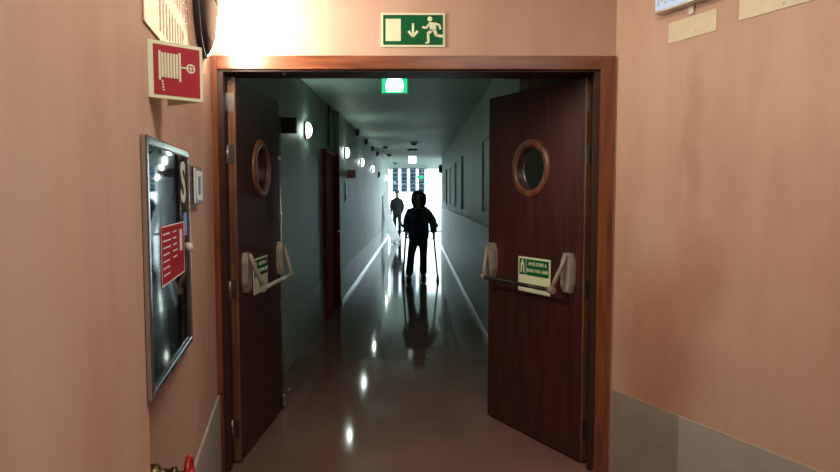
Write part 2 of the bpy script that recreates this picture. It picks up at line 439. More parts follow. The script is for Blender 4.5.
# ------------------------------------------------------------------ door leaves
LW, LT, LH = .905, .045, 2.135
def door_leaf(name, hinge, sgn, ang, label, bar_mat, pane_label):
    """sgn=+1: leaf runs along local +x from the hinge; hall face at y=-LT"""
    root = bpy.data.objects.new(name, None); COL.objects.link(root)
    root.location = (hinge[0], hinge[1], 0); root.rotation_euler = (0, 0, ang)
    struct(root, label, 'door')
    X = lambda a: sgn*a
    def bx(bm, a, b, *r, bev=0): box(bm, min(X(a), X(b)), max(X(a), X(b)), *r, bev=bev)
    cx, cz = .468, 1.66
    bm = B(); xs = sorted((X(.012), X(LW-.012))); plate_with_hole(bm, xs[0], xs[1], .012, LH, X(cx), cz, .128, -LT, 0)
    obj('door_panel', bm, M['leaf_wood'], root)
    bm = B(); bx(bm, 0, .012, -LT+.001, -LT/2-.004, .012, LH, bev=.002); bx(bm, 0, .012, -LT/2+.002, -.001, .012, LH, bev=.002)
    bx(bm, .003, .012, -LT/2-.004, -LT/2+.002, .012, LH)
    o = obj('edge_lipping', bm, M['lip_wood'], root); o['label'] = 'pale edge lipping with a groove'
    bm = B(); bx(bm, LW-.012, LW, -LT, 0, .012, LH, bev=.003); obj('edge_lipping', bm, M['leaf_wood'], root)
    # porthole ring on both faces, pane between
    bm = B()
    for y, d in ((-LT, -1), (0, 1)):
        mt = Matrix.Translation((X(cx), y, cz)) @ Matrix.Rotation(PI/2 if d < 0 else -PI/2, 4, 'X')
        lathe(bm, [(.132, -.004), (.133, .010), (.139, .015), (.152, .016), (.167, .014), (.176, .008), (.178, 0)], 48, mt)
    o = obj('porthole_ring', bm, M['ring_wood'], root); o['label'] = 'round lighter wooden porthole ring'
    bm = B(); lathe(bm, [(0, 0), (.128, 0)], 48, Matrix.Translation((X(cx), -LT/2, cz)) @ Matrix.Rotation(PI/2, 4, 'X'))
    o = obj('porthole_pane', bm, M['porthole'], root, recalc=False); o['label'] = pane_label
    # hinges
    for hz in (2.0, 1.72, .98, .20):
        bm = B(); tube(bm, [(X(-.004), .004, hz-.05), (X(-.004), .004, hz+.05)], .008, 10)
        bx(bm, -.0018, .0, -LT+.008, .002, hz-.05, hz+.05)
        h = obj('hinge', bm, M['steel'], root)
    # panic bar: two housings, arms and the tube
    pb = B()
    yf = -LT
    def hexhouse(bm, r0, r1, z0, z1, dep):
        m_ = (r0+r1)/2; w = r1-r0
        pts = [(X(r0+.2*w), z0), (X(r1-.2*w), z0), (X(r1), z0+.05), (X(r1), z1-.05), (X(r1-.2*w), z1), (X(r0+.2*w), z1), (X(r0), z1-.05), (X(r0), z0+.05)]
        n0 = len(bm.verts)
        prism(bm, pts, yf-dep, yf)
        bm.verts.ensure_lookup_table()
        es = [e for e in bm.edges if all(abs(v.co.y-(yf-dep)) < 1e-6 for v in e.verts) and all(v.index == -1 or True for v in e.verts)]
        bmesh.ops.bevel(bm, geom=es, offset=.008, segments=2, affect='EDGES')
    bm = B(); hexhouse(bm, .065, .165, .95, 1.175, .030); o = obj('bar_housing', bm, M['bar_plastic'], root); o['label'] = 'beige housing at the hinge side'
    bm = B(); hexhouse(bm, LW-.105, LW-.005, .965, 1.185, .042); o = obj('bar_housing', bm, M['bar_plastic'], root); o['label'] = 'beige housing at the free edge'
    for r, s in ((.128, 1), (LW-.055, -1)):
        bm = B()
        # flat curved lever going out and down to the tube
        path = [(X(r-.02*s), yf-.034, 1.165), (X(r-.008*s), yf-.052, 1.10), (X(r+.012*s), yf-.078, 1.03), (X(r+.028*s), yf-.095, .965)]
        tube(bm, path, [.012, .013, .013, .013], 10)
        tube(bm, [(X(r+.028*s)-.018, yf-.095, .965), (X(r+.028*s)+.018, yf-.095, .965)], .020, 14)
        obj('bar_arm', bm, M['bar_plastic'], root)
    bm = B(); tube(bm, [(X(.14), yf-.095, .965), (X(LW-.068), yf-.095, .965)], .0125, 14)
    o = obj('push_bar', bm, bar_mat, root); o['label'] = 'horizontal round push bar'
    # notice behind the bar
    s0, s1 = .275, .575
    nb = B(); bx(nb, s0, s1, yf-.003, yf, .905, 1.12); no = obj('notice', nb, M['lum'], root); no['label'] = 'pale notice with green upper half'
    gb = B(); xa, xb = sorted((X(s0+.012), X(s1-.012)))
    if sgn > 0: xa, xb = xa, xb
    box(gb, xa, xa+.062, yf-.0045, yf-.003, 1.01, 1.108); box(gb, xa+.068, xb, yf-.0045, yf-.003, 1.01, 1.108); obj('green_field', gb, M['sign_green'], no)
    pb_ = B(); a0 = xa+.031
    stroke(pb_, (a0-.014, 1.022), (a0-.010, 1.075), .011, yf-.0056, yf-.0045); stroke(pb_, (a0+.014, 1.022), (a0+.010, 1.075), .011, yf-.0056, yf-.0045)
    stroke(pb_, (a0-.016, 1.078), (a0+.016, 1.078), .014, yf-.0056, yf-.0045); disc2(pb_, (a0, 1.093), .008, yf-.0056, yf-.0045, 14)
    obj('pictogram', pb_, M['lum'], no)
    tcx = (xa+.068+xb)/2
    text('lettering', 'APOIE SOBRE A', .030, M['lum'], no, (tcx, yf-.0052, 1.081), .17, .0003)
    text('lettering', 'BARRA PARA ABRIR', .030, M['lum'], no, (tcx, yf-.0052, 1.040), .20, .0003)
    return root

TL, TR = math.radians(87.5), math.radians(61.3)
dl_ = door_leaf('door_1', (-1.024, 3.5), 1, TL, 'left dark mahogany door leaf swung wide open with a round porthole', M['bar_pale'], 'dark round pane')
dr_ = door_leaf('door_2', (.956, 3.5), -1, -TR, 'right dark mahogany door leaf standing half open with a round porthole', M['bar_dark'], 'greenish round pane')
# vertical latch rods only on the left leaf
bm = B(); tube(bm, [(LW-.010, -LT-.012, .10), (LW-.010, -LT-.012, 2.06)], .006, 8)
for z in (.35, .75, 1.35, 1.75, 2.06): box(bm, LW-.022, LW-.001, -LT-.018, -LT, z-.012, z+.012)
o = obj('latch_rod', bm, M['steel'], dl_); o['label'] = 'thin vertical metal latch rod'
bm = B(); box(bm, LW-.035, LW-.002, -LT-.03, -LT, .03, .12, bev=.008); tube(bm, [(LW-.02, -LT-.03, .11), (LW-.02, -LT-.06, .16)], .007, 8)
o = obj('foot_bolt', bm, M['steel'], dl_)

# ------------------------------------------------------------------ exit sign above the door
def running_man(bm, c, s, y0, y1):
    P = lambda x, z: (c[0]+x*s, c[1]+z*s)
    disc2(bm, P(-.07, .37), .085*s, y0, y1)
    prism(bm, [P(-.10, .26), P(.12, .25), P(.16, .02), P(-.06, -.06)], y0, y1)                 # torso
    stroke(bm, P(.10, .22), P(.27, .16), .075*s, y0, y1); stroke(bm, P(.26, .17), P(.30, .02), .07*s, y0, y1)
    stroke(bm, P(-.07, .22), P(-.20, .06), .075*s, y0, y1); stroke(bm, P(-.19, .06), P(-.33, .10), .07*s, y0, y1)
    stroke(bm, P(.08, .03), P(.16, -.20), .11*s, y0, y1); stroke(bm, P(.14, -.18), P(.38, -.22), .09*s, y0, y1)
    stroke(bm, P(.0, .0), P(-.14, -.14), .11*s, y0, y1); stroke(bm, P(-.13, -.12), P(-.12, -.42), .09*s, y0, y1)
    stroke(bm, P(-.10, -.42), P(-.22, -.45), .06*s, y0, y1)
def down_arrow(bm, c, s, y0, y1):
    stroke(bm, (c[0], c[1]+.28*s), (c[0], c[1]-.24*s), .10*s, y0, y1)
    for k in (-1, 1): stroke(bm, (c[0], c[1]-.30*s), (c[0]+k*.21*s, c[1]-.06*s), .11*s, y0, y1)
es = thing('exit_sign', 'green and white running man exit sign on the pink wall above the doorway', 'exit sign', (-.018, D, 2.268))
boxobj('sign_plate', (-.166, .166, -.006, 0, 0, .174), M['lum'], es, .001)
boxobj('green_field', (-.155, .155, -.0075, -.006, .011, .163), M['sign_green'], es)
bm = B(); prism(bm, [(-.142, .030), (-.063, .030), (-.063, .143), (-.142, .143)], -.0088, -.0075); obj('door_symbol', bm, M['lum'], es)
bm = B(); down_arrow(bm, (.000, .088), .115, -.0088, -.0075); obj('arrow', bm, M['lum'], es)
bm = B(); running_man(bm, (.098, .087), .150, -.0088, -.0075); obj('running_figure', bm, M['lum'], es)

# ------------------------------------------------------------------ left hall wall: hose sign
p0 = on_left(1.84, 1.778)
hs = thing('fire_hose_sign', 'red and white fire hose reel sign jutting from the left wall', 'sign', p0, math.atan2(.098+.02, .123))
S = .162
boxobj('sign_plate', (0, S, -.002, 0, 0, S), M['lum'], hs)
bm = B(); prism(bm, [(-.018, -.004), (0, 0), (0, S), (-.018, S-.004)], -.0005, .004); obj('mounting_flange', bm, M['lum'], hs)
# second, back facing wing of the folded sign returning to the wall
bm = B(); box(bm, 0, .155, 0, .002, 0, S, mat=Matrix.Translation((S, 0, 0)) @ Matrix.Rotation(math.radians(106), 4, 'Z')); obj('back_wing', bm, M['lum'], hs)
boxobj('red_field', (.016, S-.009, -.0032, -.002, .010, S-.010), M['sign_red'], hs)
bm = B(); y0, y1 = -.0044, -.0032
for x in (.033, .092): stroke(bm, (x, .052), (x, .135), .006, y0, y1)
for k in range(6): stroke(bm, (.041+.0085*k, .060), (.041+.0085*k, .130), .0062, y0, y1)
stroke(bm, (.092, .094), (.112, .094), .004, y0, y1); ring2(bm, (.125, .094), .0095, .0135, y0, y1)
stroke(bm, (.113, .094), (.137, .094), .003, y0, y1); stroke(bm, (.125, .082), (.125, .106), .003, y0, y1)
for k in range(4): disc2(bm, (.040+.001*k, .048-.008*k), .003, y0, y1, 8)
o = obj('hose_pictogram', bm, M['lum'], hs)

# glossy plate higher up
gp = thing('glossy_wall_plate', 'pale glossy plate high on the left wall above the hose sign', 'wall plate', on_left(1.787, 1.975), AL)
bm = B(); box(bm, 0, .80, -.006, 0, 0, .55, bev=.002); obj('plate', bm, M['clear_plate'], gp)
bm = B()
for k in range(9):
    for j in range(3): box(bm, .22+.055*k, .22+.055*k+.018, -.0068, -.006, .03+.16*j, .14+.16*j)
obj('faint_bars', bm, plain('faint bars', (.50, .40, .32), .4), gp)  # rows of faint bars across the plate

# ------------------------------------------------------------------ bulkhead lamp in the corner
bl = thing('bulkhead_lamp', 'dark grey round bulkhead lamp shining on the wall above the door', 'wall lamp', on_left(2.99, 2.37), AL)
R = .24
bm = B(); lathe(bm, [(0, 0), (R, 0), (R, .018), (R-.012, .026), (0, .026)], 40, Matrix.Rotation(PI/2, 4, 'X')); obj('base', bm, M['dark_grey'], bl)
def dome_part(test, h0=.026, hh=.047, rr=R-.014):
    bm = B(); prof = [(rr*math.cos(a), h0+hh*math.sin(a)) for a in [PI/2*k/14 for k in range(15)]]
    lathe(bm, prof, 56, Matrix.Rotation(PI/2, 4, 'X'))
    bmesh.ops.delete(bm, geom=[f for f in bm.faces if not test(f.calc_center_median())], context='FACES')
    return bm
obj('hood', dome_part(lambda c: c.x < .01, hh=.052, rr=R-.010), M['dark_grey'], bl)
obj('diffuser', dome_part(lambda c: c.x >= -.01), M['bulk_white'], bl)
bm = B(); pts = [(-(R-.008)*math.cos(a), -.027-.053*math.sin(a), 0) for a in [PI/2*k/10 for k in range(11)]]
tube(bm, pts, .003, 6); obj('seam', bm, M['black'], bl)

# ------------------------------------------------------------------ hose cabinet
cb = thing('fire_hose_cabinet', 'black glass fire hose cabinet with chrome frame in the left wall', 'cabinet', on_left(1.715, .938), AL)
CW, CH = .745, .725
a, b_ = NA - sl(1.715), NB - sl(1.715)
boxobj('cabinet_box', (a+.004, b_-.004, .012, .24, .004, CH-.012), M['cab_box'], cb)
dr = B()
fw = .024
def fr4(bm, x0, x1, z0, z1, w, y0, y1, bev=.004):
    box(bm, x0, x0+w, y0, y1, z0, z1, bev=bev); box(bm, x1-w, x1, y0, y1, z0, z1, bev=bev)
    box(bm, x0+w, x1-w, y0, y1, z0, z0+w, bev=bev); box(bm, x0+w, x1-w, y0, y1, z1-w, z1, bev=bev)
fr4(dr, 0, CW, 0, CH, fw, -.018, -.001); obj('chrome_frame', dr, M['chrome'], cb)
gl = boxobj('glass_door', (fw, CW-fw, -.010, -.002, fw, CH-fw), M['cab_glass'], cb)
# red instruction label
lx0, lx1, lz0, lz1 = sl(1.905)-sl(1.715), sl(2.325)-sl(1.715), 1.222-.938, 1.405-.938
lb = boxobj('instruction_label', (lx0, lx1, -.0115, -.010, lz0, lz1), M['label_red'], cb); lb['label'] = 'red instruction label with white text'
bm = B(); fr4(bm, lx0, lx1, lz0, lz1, .004, -.0122, -.0115, 0)
for k in range(7):
    z = lz1-.028-.021*k
    box(bm, lx0+.03, lx0+.03+random.uniform(.10, .15), -.0122, -.0115, z, z+.0045)
    if k < 5: box(bm, lx0+.20, lx0+.20+random.uniform(.06, .10), -.0122, -.0115, z, z+.0045)
box(bm, lx1-.095, lx1-.045, -.0122, -.0115, lz1-.10, lz1-.025)
obj('text_lines', bm, M['label_white'], lb)
boxobj('blue_sticker', (sl(2.335)-sl(1.715), sl(2.405)-sl(1.715), -.0115, -.010, 1.352-.938, 1.435-.938), M['label_blue'], cb)
o = text('letter', 'S', .20, M['off_white'], cb, (sl(2.335)-sl(1.715), -.0115, 1.538-.938), .105, .005); o['label'] = 'white letter S'
bm = B(); lathe(bm, [(0,0),(.018,0),(.018,.014),(.012,.022),(0,.024)], 18, Matrix.Translation((sl(2.385)-sl(1.715), -.010, 1.305-.938)) @ Matrix.Rotation(PI/2,4,'X')); obj('lock_knob', bm, M['off_white'], cb)

# call point box next to the cabinet
cp = thing('alarm_call_point', 'small grey box with white ringed front right of the hose cabinet', 'call point', on_left(2.475, 1.458), AL)
bm = B()
for k in range(3): box(bm, .0+.004*k, .27-.004*k, -.007*(k+1), -.007*k, 0+.003*k, .16-.003*k, bev=.0015)
obj('housing', bm, plain('taupe metal', (.20, .165, .12), .4, .3), cp)
boxobj('front_plate', (.012, .262, -.026, -.021, .006, .154), M['black'], cp, .002)
bm = B()
for x0, x1, z0, z1 in ((.018,.045,.012,.148),(.215,.245,.02,.14)): box(bm, x0, x1, -.030, -.026, z0, z1)
box(bm, .095, .215, -.030, -.026, .118, .140); box(bm, .095, .215, -.030, -.026, .020, .042); box(bm, .085, .115, -.030, -.026, .030, .130)
obj('white_ring', bm, M['white_paint'], cp)

# valve inside the recess
vy = 2.13
vv = thing('hose_valve', 'tarnished brass valve with red handwheel in the recess under the cabinet', 'valve', on_left(vy, .55), AL)
XR_ = Matrix.Rotation(PI/2, 4, 'X')
bm = B(); tube(bm, [(0, .295, 0), (0, .10, 0)], .030, 16); tube(bm, [(0, .17, -.55), (0, .17, .0)], .028, 14); lathe(bm, [(.03,-.17),(.042,-.16),(.042,-.10),(.03,-.09)], 16, XR_); obj('body', bm, M['brass'], vv)
bm = B(); lathe(bm, [(.032,-.095),(.040,-.09),(.040,-.06),(.024,-.05),(.020,-.02),(.026,-.015),(.026,.0),(.010,.006),(.008,.055),(0,.055)], 16, XR_); obj('bonnet', bm, M['brass'], vv)
bm = B()
lathe(bm, [(.052+.010*math.cos(t), .040+.010*math.sin(t)) for t in [2*PI*k/12 for k in range(12)]], 28, XR_, closed=True)
for k in range(5):
    t = 2*PI*k/5; tube(bm, [(0, -.042, 0), (.052*math.cos(t), -.040, .052*math.sin(t))], .006, 8)
tube(bm, [(0,-.030,0),(0,-.058,0)], .014, 12)
obj('handwheel', bm, M['valve_red'], vv)

# ------------------------------------------------------------------ right hall wall: luminaire and plates
lu = thing('emergency_light', 'blue white emergency light at the top of the right wall', 'wall light', on_right(3.108, 2.352), AR)
boxobj('housing', (0, .36, -.05, 0, 0, .13), M['steel'], lu, .006)
boxobj('lens', (.012, .348, -.058, -.05, .012, .118), M['tube_glow'], lu, .003)
bm = B()
for k in range(15): box(bm, .03+.021*k, .03+.021*k+.009, -.0592, -.058, .03+.01*(k%2), .10-.008*(k%3))
obj('faint_bars', bm, plain('grey print', (.4, .45, .52), .5), lu)
boxobj('clip', (.165, .195, -.010, -.001, -.038, .004), M['off_white'], lu, .002)
pl = thing('cream_plate', 'blank cream plate below the blue white emergency light', 'wall plate', on_right(3.066, 2.212), AR)
boxobj('plate', (0, .268, -.004, 0, 0, .094), M['cream'], pl, .001)
bm = B(); lathe(bm, [(0,.003),(.004,.003),(.006,0)], 10, Matrix.Translation((.16,-.004,.03)) @ XR_); obj('screw', bm, M['steel'], pl)
pl2 = thing('cream_plate', 'larger blank cream plate cut by the photo top on the right wall', 'wall plate', on_right(2.72, 2.226), AR)
boxobj('plate', (0, .40, -.004, 0, 0, .22), M['cream'], pl2, .001)
bm = B(); lathe(bm, [(0,.003),(.004,.003),(.006,0)], 10, Matrix.Translation((.20,-.004,.02)) @ XR_); obj('screw', bm, M['steel'], pl2)

# ------------------------------------------------------------------ setting: corridor
bm = B(); box(bm, -1.6, XLA, JD, YSTEP, 0, CC); box(bm, -1.6, XLB, YSTEP, YEND_L, 0, CC)
struct(obj('wall_corridor_left', bm, M['green_wall']), 'grey green painted left corridor wall', 'wall')
bm = B(); box(bm, 1.18, 1.6, JD, 4.75, 0, CC); box(bm, XR, 1.6, 4.75, YEND_R, 0, CC)
struct(obj('wall_corridor_right', bm, M['green_wall']), 'grey green painted right corridor wall', 'wall')
bm = B(); box(bm, -1.6, 4.4, JD, YGLASS+.2, CC, CC+.1)
struct(obj('ceiling_corridor', bm, M['corr_ceiling']), 'grey green corridor ceiling', 'ceiling')
bm = B(); box(bm, 1.6, 4.4, YEND_R-.2, YEND_R, 0, CC); box(bm, -3.0, -1.6, YEND_L-.2, YEND_L, 0, CC); box(bm, -3.1, -2.9, YEND_L, YGLASS, 0, CC)
struct(obj('wall_lobby', bm, M['lobby']), 'white walls of the bright lobby at the corridor end', 'wall')
# dados and skirtings
bm = B(); box(bm, XLA, XLA+.008, JD, 7.66, 0, .50, bev=.002); box(bm, XLB, XLB+.008, YSTEP+.01, YEND_L, 0, .47, bev=.002)
struct(obj('trim_5', bm, M['dado_green']), 'low pale green dado on the left corridor wall', 'dado')
bm = B(); box(bm, XR-.012, XR, 4.75, YEND_R, .06, 1.14, bev=.002); box(bm, XR-.028, XR, 4.75, YEND_R, 1.14, 1.165, bev=.004)
struct(obj('trim_6', bm, M['wainscot']), 'blue grey glossy wainscot on the right corridor wall', 'wainscot')
bm = B(); box(bm, XLB+.008, XLB+.022, YSTEP+.06, YEND_L, 0, .055, bev=.004)
struct(obj('baseboard_left', bm, M['alu']), 'shiny aluminium skirting along the left corridor wall', 'skirting')
bm = B(); box(bm, XR-.030, XR-.012, 4.75, YEND_R, 0, .055, bev=.004)
struct(obj('baseboard_right', bm, M['alu']), 'shiny aluminium skirting along the right corridor wall', 'skirting')

# dark red door on the left
d3 = bpy.data.objects.new('door_3', None); COL.objects.link(d3); d3.location = (XLA, 7.68, 0)
struct(d3, 'dark red closed door halfway along the left corridor wall', 'door')
bm = B(); box(bm, 0, .03, .06, 1.0, 0, 2.0, bev=.003); obj('door_panel', bm, M['door_red'], d3)
bm = B(); box(bm, 0, .045, 0, .06, 0, 2.055, bev=.003); box(bm, 0, .075, 1.0, 1.065, 0, 2.055, bev=.003); box(bm, 0, .045, .06, 1.0, 2.0, 2.055, bev=.003); obj('door_frame', bm, plain('dark brown red frame', (.20, .008, .014), .8, spec=.12), d3)
bm = B(); tube(bm, [(.03, .90, 1.02), (.08, .90, 1.02), (.08, .79, 1.02)], .010, 10); obj('door_handle', bm, M['steel'], d3)

# internal windows of the right wall
for i, (y0, y1) in enumerate(((5.75, 7.17), (10.45, 12.0), (12.25, 14.15), (15.9, 17.2))):
    r = bpy.data.objects.new('window_%d' % (i+2), None); COL.objects.link(r); r.location = (XR, y0, 1.27)
    struct(r, ['framed internal window behind the right door leaf', 'second framed internal window on the right corridor wall', 'third framed internal window on the right corridor wall', 'small far framed internal window on the right corridor wall'][i], 'window')
    L_ = y1-y0; h = .86
    bm = B(); box(bm, -.03, 0, 0, .05, 0, h, bev=.003); box(bm, -.03, 0, L_-.05, L_, 0, h, bev=.003); box(bm, -.03, 0, .05, L_-.05, 0, .05, bev=.003); box(bm, -.03, 0, .05, L_-.05, h-.05, h, bev=.003)
    obj('window_frame', bm, M['frame_green'], r)
    boxobj('pane', (-.012, -.002, .05, L_-.05, .05, h-.05), M['dark_pane'], r)

# glazed far end
w1 = bpy.data.objects.new('window_1', None); COL.objects.link(w1); w1.location = (0, YGLASS, 0)
struct(w1, 'bright floor to ceiling glazing at the far end', 'window')
bm = B()
for x in (-2.9, -1.06, .40, 1.9, 3.4): box(bm, x-.03, x+.03, -.04, .04, 0, CC)
box(bm, -2.9, 4.3, -.04, .04, CC-.06, CC); box(bm, -2.9, 4.3, -.04, .04, 0, .05)
obj('window_frame', bm, M['white_paint'], w1)
boxobj('pane', (-2.88, 4.28, -.004, .004, .05, CC-.06), pane_mat('clear end glass', (.95, .98, .98)), w1)
# louvre panels hung inside the glazing
lv = thing('louvre_panel', '', 'louvre panel', (-1.0, YGLASS-.16, 1.62))
bm = B()
for x in (0, .235): box(bm, x, x+.03, -.02, .02, 0, .98)
for k in range(7): box(bm, .0, .265, -.022, .022, .152*k, .152*k+.028+(.03 if k in (2, 5) else 0))
obj('slats', bm, M['louvre'], lv)
boxobj('flare_tint', (.012, .253, -.004, .004, .01, .97), pane_mat('flare tint', (.12, .165, .195)), lv)  # added see-through tint imitating lens flare over the backlit slats
LBL = ['leftmost louvred panel of the far glazing', 'second louvred panel from the left in the far glazing', 'third louvred panel from the left in the far glazing', 'rightmost louvred panel of the far glazing']
for k in range(4):
    c = lv if k == 0 else copy_tree(lv)
    c.location = (-1.0+.36*k, YGLASS-.16, 1.62); tag(c, LBL[k], 'louvre panel', 'louvre panels in the far glazing')

# ------------------------------------------------------------------ corridor wall lamps
def wall_lamp(lit):
    t = thing('round_wall_lamp', '', 'wall lamp', (0,0,0), PI/2)
    bm = B(); lathe(bm, [(0,0),(.088,0),(.088,.016),(.082,.022),(0,.022)], 32, XR_); obj('base', bm, M['dark_grey'] if not lit else M['off_white'], t)
    bm = B(); lathe(bm, [(.076*math.cos(x_), .022+.045*math.sin(x_)) for x_ in [PI/2*k/8 for k in range(9)]], 32, XR_); obj('diffuser', bm, M['lamp_white'] if lit else M['unlit'], t)
    return t
lp = wall_lamp(True)
ORD = ['lit round wall lamp nearest the doors, before the red door', 'lit round wall lamp just past the red door', 'lit round wall lamp second past the red door', 'lit round wall lamp third past the red door', 'lit round wall lamp beyond the unlit one', 'farthest lit round wall lamp by the corridor end']
for k, (y, z) in enumerate(((6.5, 2.15), (9.45, 2.12), (12.1, 2.11), (15.1, 2.11), (21.4, 2.07), (23.6, 2.06))):
    c = lp if k == 0 else copy_tree(lp)
    c.location = (XLA if y < YSTEP else XLB, y, z); tag(c, ORD[k], 'wall lamp', 'round lamps along the left corridor wall')
c = wall_lamp(False); c.location = (XLB, 17.6, 2.06); tag(c, 'unlit dark round wall lamp in the row on the left wall', 'wall lamp', 'round lamps along the left corridor wall')

# junction boxes near the ceiling
jb = thing('wall_junction_box', '', 'junction box', (0,0,0), PI/2)
boxobj('lid', (-.05, .05, -.06, -.045, 0, .10), M['black'], jb, .004); boxobj('casing_box', (-.055, .055, -.045, 0, -.005, .105), M['dark_grey'], jb, .004)
JL_ = ['nearest dark junction box high on the left corridor wall', 'second dark junction box high on the left corridor wall', 'third dark junction box high on the left corridor wall', 'farthest dark junction box high on the left corridor wall']
for k, y in enumerate((11.2, 13.1, 15.0, 16.9)):
    c = jb if k == 0 else copy_tree(jb); c.location = (XLB, y, CC-.105); tag(c, JL_[k], 'junction box', 'junction boxes under the corridor ceiling')

# smoke detectors
sd = thing('smoke_detector', '', 'smoke detector', (0,0,0))
bm = B(); lathe(bm, [(0,0),(.07,0),(.07,-.02),(.055,-.04),(.05,-.06),(0,-.065)], 24); obj('body', bm, M['dark_grey'], sd)
bm = B(); lathe(bm, [(.085,0),(.085,-.012),(.07,-.014)], 24); obj('base', bm, M['off_white'], sd)
SL = ['nearest dark smoke detector left of the ceiling middle', 'second dark smoke detector left of the ceiling middle', 'farthest dark smoke detector left of the ceiling middle', 'dark smoke detector in the middle of the corridor ceiling']
for k, (x, y) in enumerate(((-.72, 14.9), (-.76, 17.9), (-.74, 22.4), (-.06, 13.9))):
    c = sd if k == 0 else copy_tree(sd); c.location = (x, y, CC); tag(c, SL[k], 'smoke detector', 'smoke detectors on the corridor ceiling')

# hanging illuminated exit signs
def hang_sign(loc, w, h, label, glow, green):
    t = thing('hanging_exit_sign', label, 'exit sign', (loc[0], loc[1], CC))
    z1 = loc[2]-CC; z0 = z1-h
    for x in (-w*.36, w*.36):
        bm = B(); tube(bm, [(x, 0, 0), (x, 0, z1)], .005, 8); obj('hanger', bm, M['steel'], t)
    bm = B(); box(bm, -w/2, w/2, -.02, .02, z0, z1, bev=.004); obj('housing', bm, M['white_paint'], t)
    if green:
        bm = B(); box(bm, -w/2+.006, w/2-.006, -.024, -.02, z0+.008, z1-.008); obj('green_face', bm, M['exit_green'], t)
        bm = B(); disc2(bm, (0, (z0+z1)/2-.004), h*.36, -.026, -.024, 18)
        prism(bm, [(-w*.30, z0+.018), (w*.30, z0+.018), (w*.34, z0+.075), (w*.26, z1-.03), (-w*.26, z1-.03), (-w*.34, z0+.075)], -.026, -.0241)
        obj('lit_legend', bm, glow, t)
    else:
        bm = B(); box(bm, -w/2+.008, w/2-.008, -.024, -.02, z0+.008, z1-.008); obj('lit_legend', bm, glow, t)
    return t
hang_sign((-.175, 5.2, 2.455), .215, .15, 'lit green exit sign hanging just inside the corridor', M['exit_glow'], True)
t2 = hang_sign((-.10, 15.8, 2.46), .20, .19, 'glowing white exit sign hanging midway along the corridor', M['far_glow'], False)
boxobj('mounting_bar', (-.12, .12, -.02, .02, -.045, 0), M['black'], t2, .004)
hang_sign((.14, 24.3, 2.24), .24, .12, 'small green exit sign hanging at the bright far end', M['exit_green'], False)

# projecting unlit box on the left wall by the door leaf
t = thing('dark_wall_box', 'dark blank box on the left corridor wall beside the open door', 'wall box', (XLA, 5.2, 1.995))
boxobj('casing_box', (0, .155, -.03, .03, 0, .125), M['black'], t, .005); boxobj('face', (.008, .148, -.034, -.03, .008, .117), M['dark_grey'], t, .002)
# small red sign past the red door
t = thing('fire_alarm_sign', 'small red square fire sign past the red door', 'sign', (XLB, 9.75, 1.755))
boxobj('sign_plate', (0, .125, -.006, .006, 0, .125), M['black'], t, .002)
bm = B(); fr4(bm, .012, .113, .012, .113, .014, -.009, -.006, 0); ring2(bm, (.062, .062), .016, .026, -.009, -.006)
obj('red_pictogram', bm, plain('dull red print', (.14, .01, .006), .6), t)
t = thing('wall_switch', 'white narrow switch plate on the left wall under the red sign', 'switch', (XLB, 9.5, 1.40), PI/2)
boxobj('plate', (-.05, .05, -.012, 0, 0, .30), M['white_paint'], t, .003); boxobj('rocker', (-.03, .03, -.02, -.012, .03, .10), M['off_white'], t, .003)
t = thing('wall_cable', 'thin dark cable with a small box above the red door', 'cable', (XLA, 8.15, 2.12), PI/2)
bm = B(); tube(bm, [(0, -.012, .03), (0, -.012, CC-2.12)], .009, 8); obj('cable', bm, M['black'], t); boxobj('end_box', (-.04, .04, -.04, 0, -.02, .05), M['black'], t, .004)
# dark rounded fitting at the end of right wall
t = thing('door_closer_box', 'dark rounded fitting at the far end of the right corridor wall', 'fitting', (XR, 19.1, 2.15), -PI/2)
boxobj('casing_box', (-.14, .14, -.09, 0, 0, .24), M['dark_grey'], t, .03); boxobj('face', (-.11, .11, -.098, -.09, .03, .21), M['black'], t, .003)

# white panel leaning on the left wall at the end
bm = B()
nb_, ft, fb, nt_ = Vector((-.74, 19.3, .012)), Vector((-1.035, 21.9, 1.56)), Vector((-.50, 21.0, .012)), Vector((-1.035, 19.6, 1.48))
n = 10; grid = []
for i in range(n+1):
    row = []
    for j in range(n+1):
        u, v = i/n, j/n
        p = (nb_*(1-u)+fb*u)*(1-v) + (nt_*(1-u)+ft*u)*v
        p = p + Vector((-.10*math.sin(PI*v)*.6, 0, 0))
        row.append(bm.verts.new(p))
    grid.append(row)
for i in range(n):
    for j in range(n):
        f = bm.faces.new((grid[i][j], grid[i+1][j], grid[i+1][j+1], grid[i][j+1])); f.smooth = True
bmesh.ops.solidify(bm, geom=bm.faces[:], thickness=.035)
wp = obj('leaning_panel', bm, M['sheet']); tag(wp, 'bowed white panel leaning on the left wall at the corridor end', 'panel')

